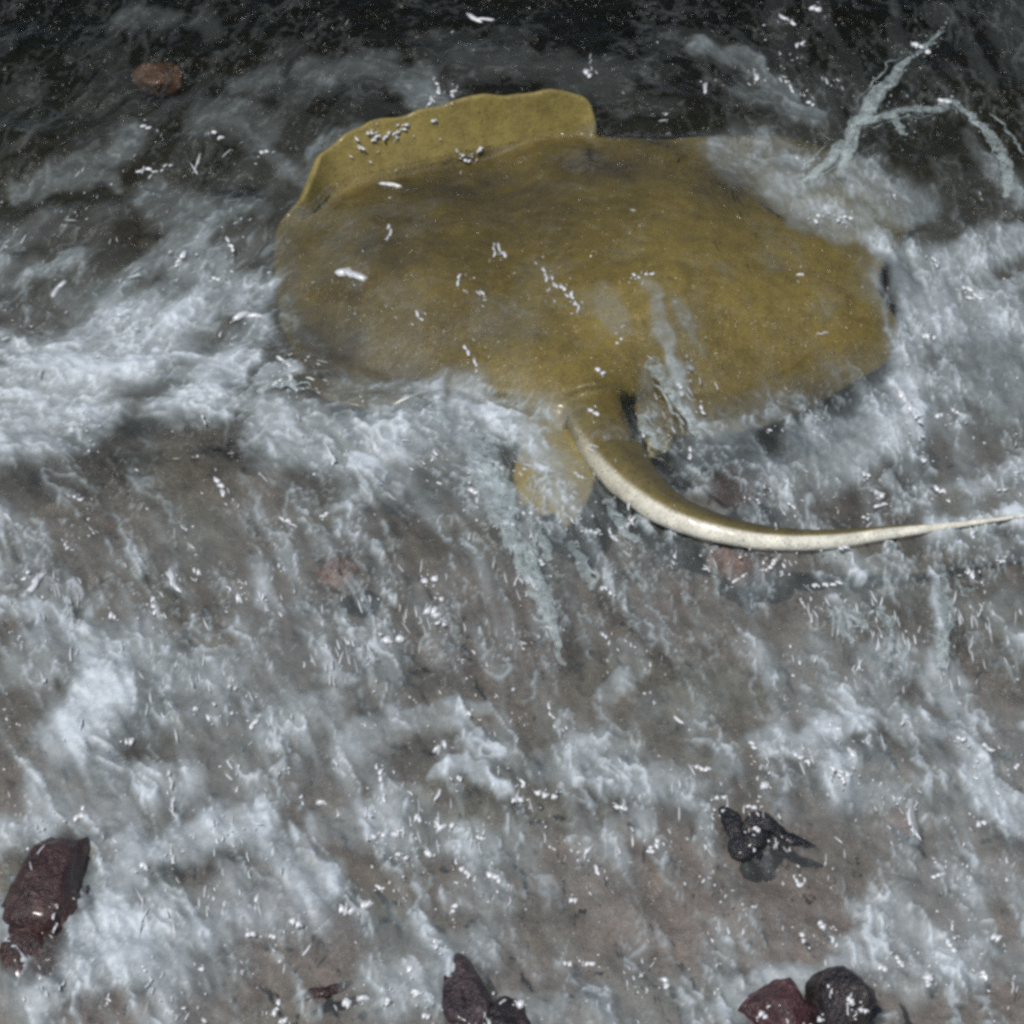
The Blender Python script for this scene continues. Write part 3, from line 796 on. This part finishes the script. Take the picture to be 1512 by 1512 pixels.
splash([[(880,500,.02,.006),(900,530,.03,.008)],[(945,505,.022,.006),(965,535,.03,.008),(985,570,.03,.007),(1015,615,.02,.006),(1035,650,.01,.004)],
        [(1000,520,.02,.003),(1020,545,.025,.005)],[(945,610,.015,.005),(965,650,.015,.006),(985,665,.01,.004)]],
       'broken splash over the back between tail and right wing', 12, 16)
splash([[(648,585,.01,.004),(646,605,.016,.006),(655,630,.01,.005)]], 'small upright splash at the left rear edge of the disc', 4, 8)
splash([[(385,580,.01,.005),(410,565,.018,.006),(432,566,.018,.006),(440,580,.01,.003)]], 'curling splash lip off the left wing tip', 8, 10)
splash([[(1386,850,.01,.005),(1398,900,.02,.006),(1392,950,.018,.006),(1388,990,.008,.004)],[(1238,895,.01,.004),(1242,940,.014,.004)],
        [(1268,905,.01,.004),(1278,930,.014,.004)],[(1300,898,.01,.005),(1312,925,.014,.005)],[(1318,910,.01,.002),(1316,975,.012,.002)]],
       'row of falling water streaks below the thin end of the tail', 8, 14)
splash([[(780,770,.008,.005),(800,800,.014,.006),(815,830,.01,.004)],[(840,800,.008,.004),(862,840,.014,.006),(880,870,.01,.003)],[(895,735,.012,.004),(915,770,.016,.006),(940,800,.01,.003)]],
       'scattered splash drips between pelvic fin and tail', 6, 12)

# ------------------------------------------------------------------ white flecks: drops, and glints of light built as solid bits
def build_glints():
    seg, rows = 6, 4
    base = []
    for i in range(rows+1):
        a = math.pi*i/rows
        for k in range(seg):
            b = 2*math.pi*k/seg
            rr = math.sin(a)**.55 if 0 < i < rows else .12; base.append((math.cos(a), rr*math.cos(b), rr*math.sin(b)))
    base = np.array(base)
    fq = np.array([(i*seg+k, i*seg+(k+1) % seg, (i+1)*seg+(k+1) % seg, (i+1)*seg+k) for i in range(rows) for k in range(seg)])
    items = []
    def add(u, v, L, W, ang, z=1.0): items.append((u, v, L, W, ang, z))
    rr = random.Random(5)
    # the bright ones that can be picked out: (u, v, length, width, angle)
    for t in (
     (558,206,14,7,-.5),(568,200,12,6,-.9),(578,197,14,6,-.4),(588,192,12,6,-1),(598,187,12,7,-.4),(531,212,22,6,1.2),(548,196,10,6,.6),(683,226,8,8,0),(706,222,14,9,-.4),(688,238,10,9,0),
     (646,132,20,8,1.4),(637,150,16,8,-1),(669,138,14,10,-.8),(574,272,34,11,.25),(520,406,46,22,.3),(575,342,26,7,-1.2),(741,370,18,9,.8),(728,372,16,7,1.3),(805,404,22,7,1.1),(818,416,18,7,1.0),
     (832,428,24,8,1.0),(846,440,26,8,1.1),(852,452,16,6,.8),(678,412,18,6,-1.3),(710,432,16,6,.3),(620,468,18,7,.5),(690,515,18,7,1.1),(703,540,22,7,1.2),(885,550,12,12,.3),(876,608,14,9,.3),
     (960,405,16,7,-.4),(940,408,10,8,.5),(1181,405,8,7,0),(1215,494,16,3,.1),(914,502,10,9,0),(1005,573,22,12,.9),(1036,605,14,7,1.1),(960,640,16,8,.3),(950,640,14,8,1),(1020,668,14,8,1.3),
     (712,28,44,12,.02),(1161,28,30,12,.3),(1202,14,18,16,0),(1180,66,16,10,-.5),(1361,71,24,16,.6),(1394,150,18,14,.5),(1117,113,8,14,1.5),(1040,128,14,8,1.4),(640,178,10,8,0),(868,110,12,12,1.4),(872,90,22,3,1.5),
     (1118,113,14,8,1.5),(1165,126,20,7,1),(1195,152,12,10,0),(1207,322,12,9,1.4),(1240,322,9,9,0),(1252,322,12,10,0),(1380,385,20,9,1.2),(1430,430,30,12,.4),(1440,440,26,10,.2),(1372,498,22,12,.4),
     (1336,590,36,14,1.2),(1355,615,24,10,1.3),(120,255,18,4,-.9),(212,252,26,7,-.5),(225,255,22,5,-.4),(245,247,20,5,-.4),(215,190,16,8,.3),(318,198,16,12,.6),(392,224,10,10,0),(291,240,40,4,-1.3),
     (265,385,26,14,-1),(340,360,26,9,1.1),(85,425,34,12,-.7),(175,470,18,10,-.7),(365,465,40,16,-.2),(320,410,18,9,.3),(420,535,24,7,.7),(430,540,24,7,.7),(432,568,22,9,1.1),(412,565,18,10,-.5),
     (301,620,14,5,1.4),(488,670,40,7,1.1),(326,720,28,12,1),(115,735,14,9,.4),(134,664,5,10,0),(480,760,14,10,-.6),(420,768,16,8,.7),(97,808,10,10,0),(52,862,40,14,-1.1),(38,850,16,8,-1),(290,843,12,16,0),
     (352,883,6,22,0),(385,880,18,6,.8),(254,855,36,14,1.2),(168,910,10,16,0),(227,895,30,8,1.4),(785,862,30,6,1.0),(893,942,26,6,.9),(650,885,6,14,0),(812,1050,26,5,1.1),(587,945,8,18,1.5),(570,945,8,18,1.4),
     (213,1280,16,12,.4),(252,1150,28,5,1.5),(210,1345,60,4,1.55),(255,1190,40,4,1.5),(190,1095,12,18,0),(118,1200,28,10,-1),(376,1065,26,10,-.9),(307,1060,6,18,0),(286,1048,6,12,0),(480,1185,6,18,1.5),(447,1180,14,5,1.5),
     (436,1360,16,16,.3),(402,1380,14,10,.4),(370,1378,14,12,0),(297,1433,8,10,0),(408,1487,22,7,-1.1),(417,1505,10,12,0),(160,1475,20,4,1.5),(650,1103,14,22,0),(688,1052,8,10,0),(676,1148,10,9,0),
     (772,1156,18,7,1.3),(764,1182,18,12,.3),(805,1176,26,14,.3),(918,1192,20,10,.2),(560,1140,28,7,1.2),(652,1222,12,22,.3),(668,1220,8,18,.2),(616,1208,10,14,0),(585,1232,12,18,-.8),(565,1236,6,14,0),(552,1237,6,14,1.4),
     (588,1260,10,10,0),(600,1266,6,12,1),(632,1262,6,16,-1),(688,1290,22,12,.7),(730,1296,24,10,.5),(710,1238,10,10,0),(560,1310,16,6,.1),(670,1342,14,10,-1),(846,1330,12,14,.5),(866,1258,10,22,.2),(882,1286,20,6,1.3),
     (968,1248,22,9,-.7),(960,1258,14,9,.4),(984,1450,18,9,.9),(838,1423,10,12,0),(872,1424,14,9,.3),(770,1480,8,18,1.4),(512,1345,22,22,.3),(540,1336,16,18,.3),(538,1475,10,20,1.4),(604,1434,8,14,1.3),(615,1470,10,20,1.4),(572,1480,14,10,1.3),
     (512,1480,12,14,1),(630,1500,14,10,.4),(645,1392,18,8,1.2),(1117,1224,14,12,.6),(1128,1160,14,16,1),(1108,1192,16,9,.1),(1065,1178,14,9,.3),(1036,1132,26,8,.3),(1112,1100,16,8,.8),(1185,1120,28,8,.5),(1232,1072,22,9,.4),(1240,1136,26,9,.5),(1245,1148,22,9,1.1),
     (1258,1110,18,9,1.1),(1230,1110,14,8,1),(1178,1302,18,7,1.2),(1187,1300,16,5,-1),(1213,1366,16,11,.9),(1186,1382,14,9,.8),(1232,1392,16,6,1.4),(1305,1430,18,12,.5),(1328,1420,22,9,1),(1370,1448,22,14,1.3),(1405,1395,22,9,1.3),(1470,1384,16,14,.8),
     (1455,1440,18,12,.7),(1458,1105,24,9,.8),(1420,1092,16,9,0),(1502,1132,9,9,0),(1450,1216,14,12,0),(1385,1292,20,6,-.2),(1345,1215,48,8,1.25),(1255,1477,12,10,0),(1128,1498,14,12,.6),(1212,1505,10,10,0),(1275,1490,12,9,0),
     (1090,855,26,6,-.5),(1140,832,20,10,-.9),(1230,862,26,7,.1),(1208,862,22,6,.2),(1245,808,18,7,.3),(1298,728,16,12,.2),(1300,745,18,8,-.3),(1278,765,9,7,0),(1168,744,16,6,.8),(1165,712,18,4,.9),(1280,700,14,9,1),(1388,724,16,10,.3),
     (1437,790,18,10,1.2),(1432,845,18,10,1.2),(1480,828,10,8,0),(1388,612,16,12,.3),(1415,610,20,9,.4),(1364,680,12,10,0),(1120,740,10,7,.4),(1480,724,14,5,0),(930,760,30,5,1.3),(928,775,26,8,-.7),(905,790,22,7,1.1),(855,702,20,8,.7),
     (732,685,26,12,.8),(700,730,22,10,.9),(757,748,9,12,0),(752,775,14,12,.3),(706,690,18,9,1.2),(640,672,16,6,1.2),(875,785,12,9,.5),(895,870,22,10,.5),(800,830,12,9,.7),(640,905,22,22,.3),(652,922,14,10,-.5),(625,855,6,14,1.4),(638,855,6,14,1.5)):
        u, v, L, W, ang = t
        k = 1 if L < 9 else (2 if L < 20 else 3)
        if L > 32: add(u, v, L*.8, W, ang, .9); k = 2
        for q in range(k):
            f = (q+.5)/k-.5
            add(u+math.cos(ang)*L*f+rr.gauss(0, 1.6), v+math.sin(ang)*L*f+rr.gauss(0, 1.6), L/k*rr.uniform(.9, 1.7), W*rr.uniform(.9, 1.4), ang+rr.gauss(0, .35), rr.uniform(.65, 1))
        if W > 5:
            for q in range(3): add(u+rr.gauss(0, L*.5+5), v+rr.gauss(0, L*.5+5), rr.uniform(3, 7), rr.uniform(2.5, 4.5), ang+rr.gauss(0, .6), rr.uniform(.4, .9))
    # clusters of upright glint streaks, built as pale flecks
    for (a, b, ru, rv, n_) in [(500,970,45,60,26),(1310,925,90,60,40),(1440,930,50,70,22),(230,1010,120,50,22),(620,900,60,60,18),(780,830,35,70,20),(1000,590,40,50,16),(300,1330,130,70,20),(640,1220,120,60,18),(1230,1110,90,40,16),(1000,1190,120,60,14),(90,880,50,40,10)]:
        for q in range(n_):
            add(a+rr.gauss(0, ru*.6), b+rr.gauss(0, rv*.6), rr.uniform(9, 26), rr.uniform(3, 5.5), 1.45+rr.gauss(0, .25) if b > 700 else 1.05+rr.gauss(0, .2), rr.uniform(.3, .9))
    # and the countless small ones
    r = random.Random(11)
    for c in range(650):
        u0 = r.uniform(-60, 1572); v0 = r.uniform(0, 1)**.75*1560-20
        x, y = at(u0, v0)[:2]
        on = float(disc_mask(np.array([u0]), np.array([v0]))[0])
        fo = float(foam_map(np.array([x]), np.array([y]))[0])
        if v0 < 240 and r.random() < .6: continue
        if r.random() < .88*on: continue
        if r.random() > .55+fo*1.2: continue
        a0 = float(flow_angle(np.array([u0]), np.array([v0]))[0])
        if v0 > 950: a0 = 1.45
        for q in range(r.choice((1, 1, 2, 3, 4, 6))):
            L = min(26, 5.5*math.exp(r.gauss(0, .65))); W = min(8, 3.6*math.exp(r.gauss(0, .4)))
            add(u0+r.gauss(0, 11), v0+r.gauss(0, 11), L, W, a0+r.gauss(0, .45), .35+.65*r.random())
    A = np.array(items)
    P0 = np.array([at(a[0], a[1])[:] for a in A])
    F0 = foam_map(P0[:, 0], P0[:, 1]); H = water_height(P0[:, 0], P0[:, 1], F0)+F0*.007
    # let each fleck fall along the line of sight on the first thing it meets: ray, stone or water
    top = top_map(True, [o for o in COL.objects if o.type == 'MESH' and o.name.split('.')[0] in ('stingray', 'pelvic_fin', 'stone', 'seaweed')])
    got = np.zeros(len(A), bool)
    cu = (A[:, 0]-756)/756*HALF; cv = -(A[:, 1]-756)/756*HALF
    D = np.stack([cu, S45*(1+cv), S45*(cv-1)], -1)
    for z in np.arange(.085, -.001, -.0015):
        q = np.array(CAM_POS)+D*((z-CAM_POS.z)/D[:, 2])[:, None]
        hitz = ray_top(q[:, 0], q[:, 1], top) >= z
        new = hitz & ~got & (H < z)
        H[new] = z; got |= new
    co, qs = [], []
    for i, (u, v, L, W, ang, z) in enumerate(A):
        h = H[i]
        c = np.array(at(u, v, h+.0015))
        e = np.array(at(u+math.cos(ang)*10, v+math.sin(ang)*10, h+.0015))-c
        ln = np.linalg.norm(e); e /= ln
        s = np.array([-e[1], e[0], 0])
        lx = L*.44*ln/10; wy = W*.42*.00068
        jit = 1+.55*(RNG.random(len(base))-.5)
        bend = (RNG.random()-.5)*.9*wy; wy *= .8
        p = c+np.outer(base[:, 0]*jit*lx, e)+np.outer(base[:, 1]*jit*wy+bend*base[:, 0]**2*2, s)+np.outer(base[:, 2]*jit*wy*.7, [0, 0, 1])
        co.append(p); qs.append(fq+i*len(base))
    me = mesh_np('drops_and_glints', np.concatenate(co), np.concatenate(qs))
    attr(me, 'clarity', np.repeat(A[:, 5], len(base)))
    tag(link('drops_and_glints', me, M_GLINT), 'countless white flecks for drops and painted glints scattered over the surf', 'water drops', kind='stuff')
build_glints()
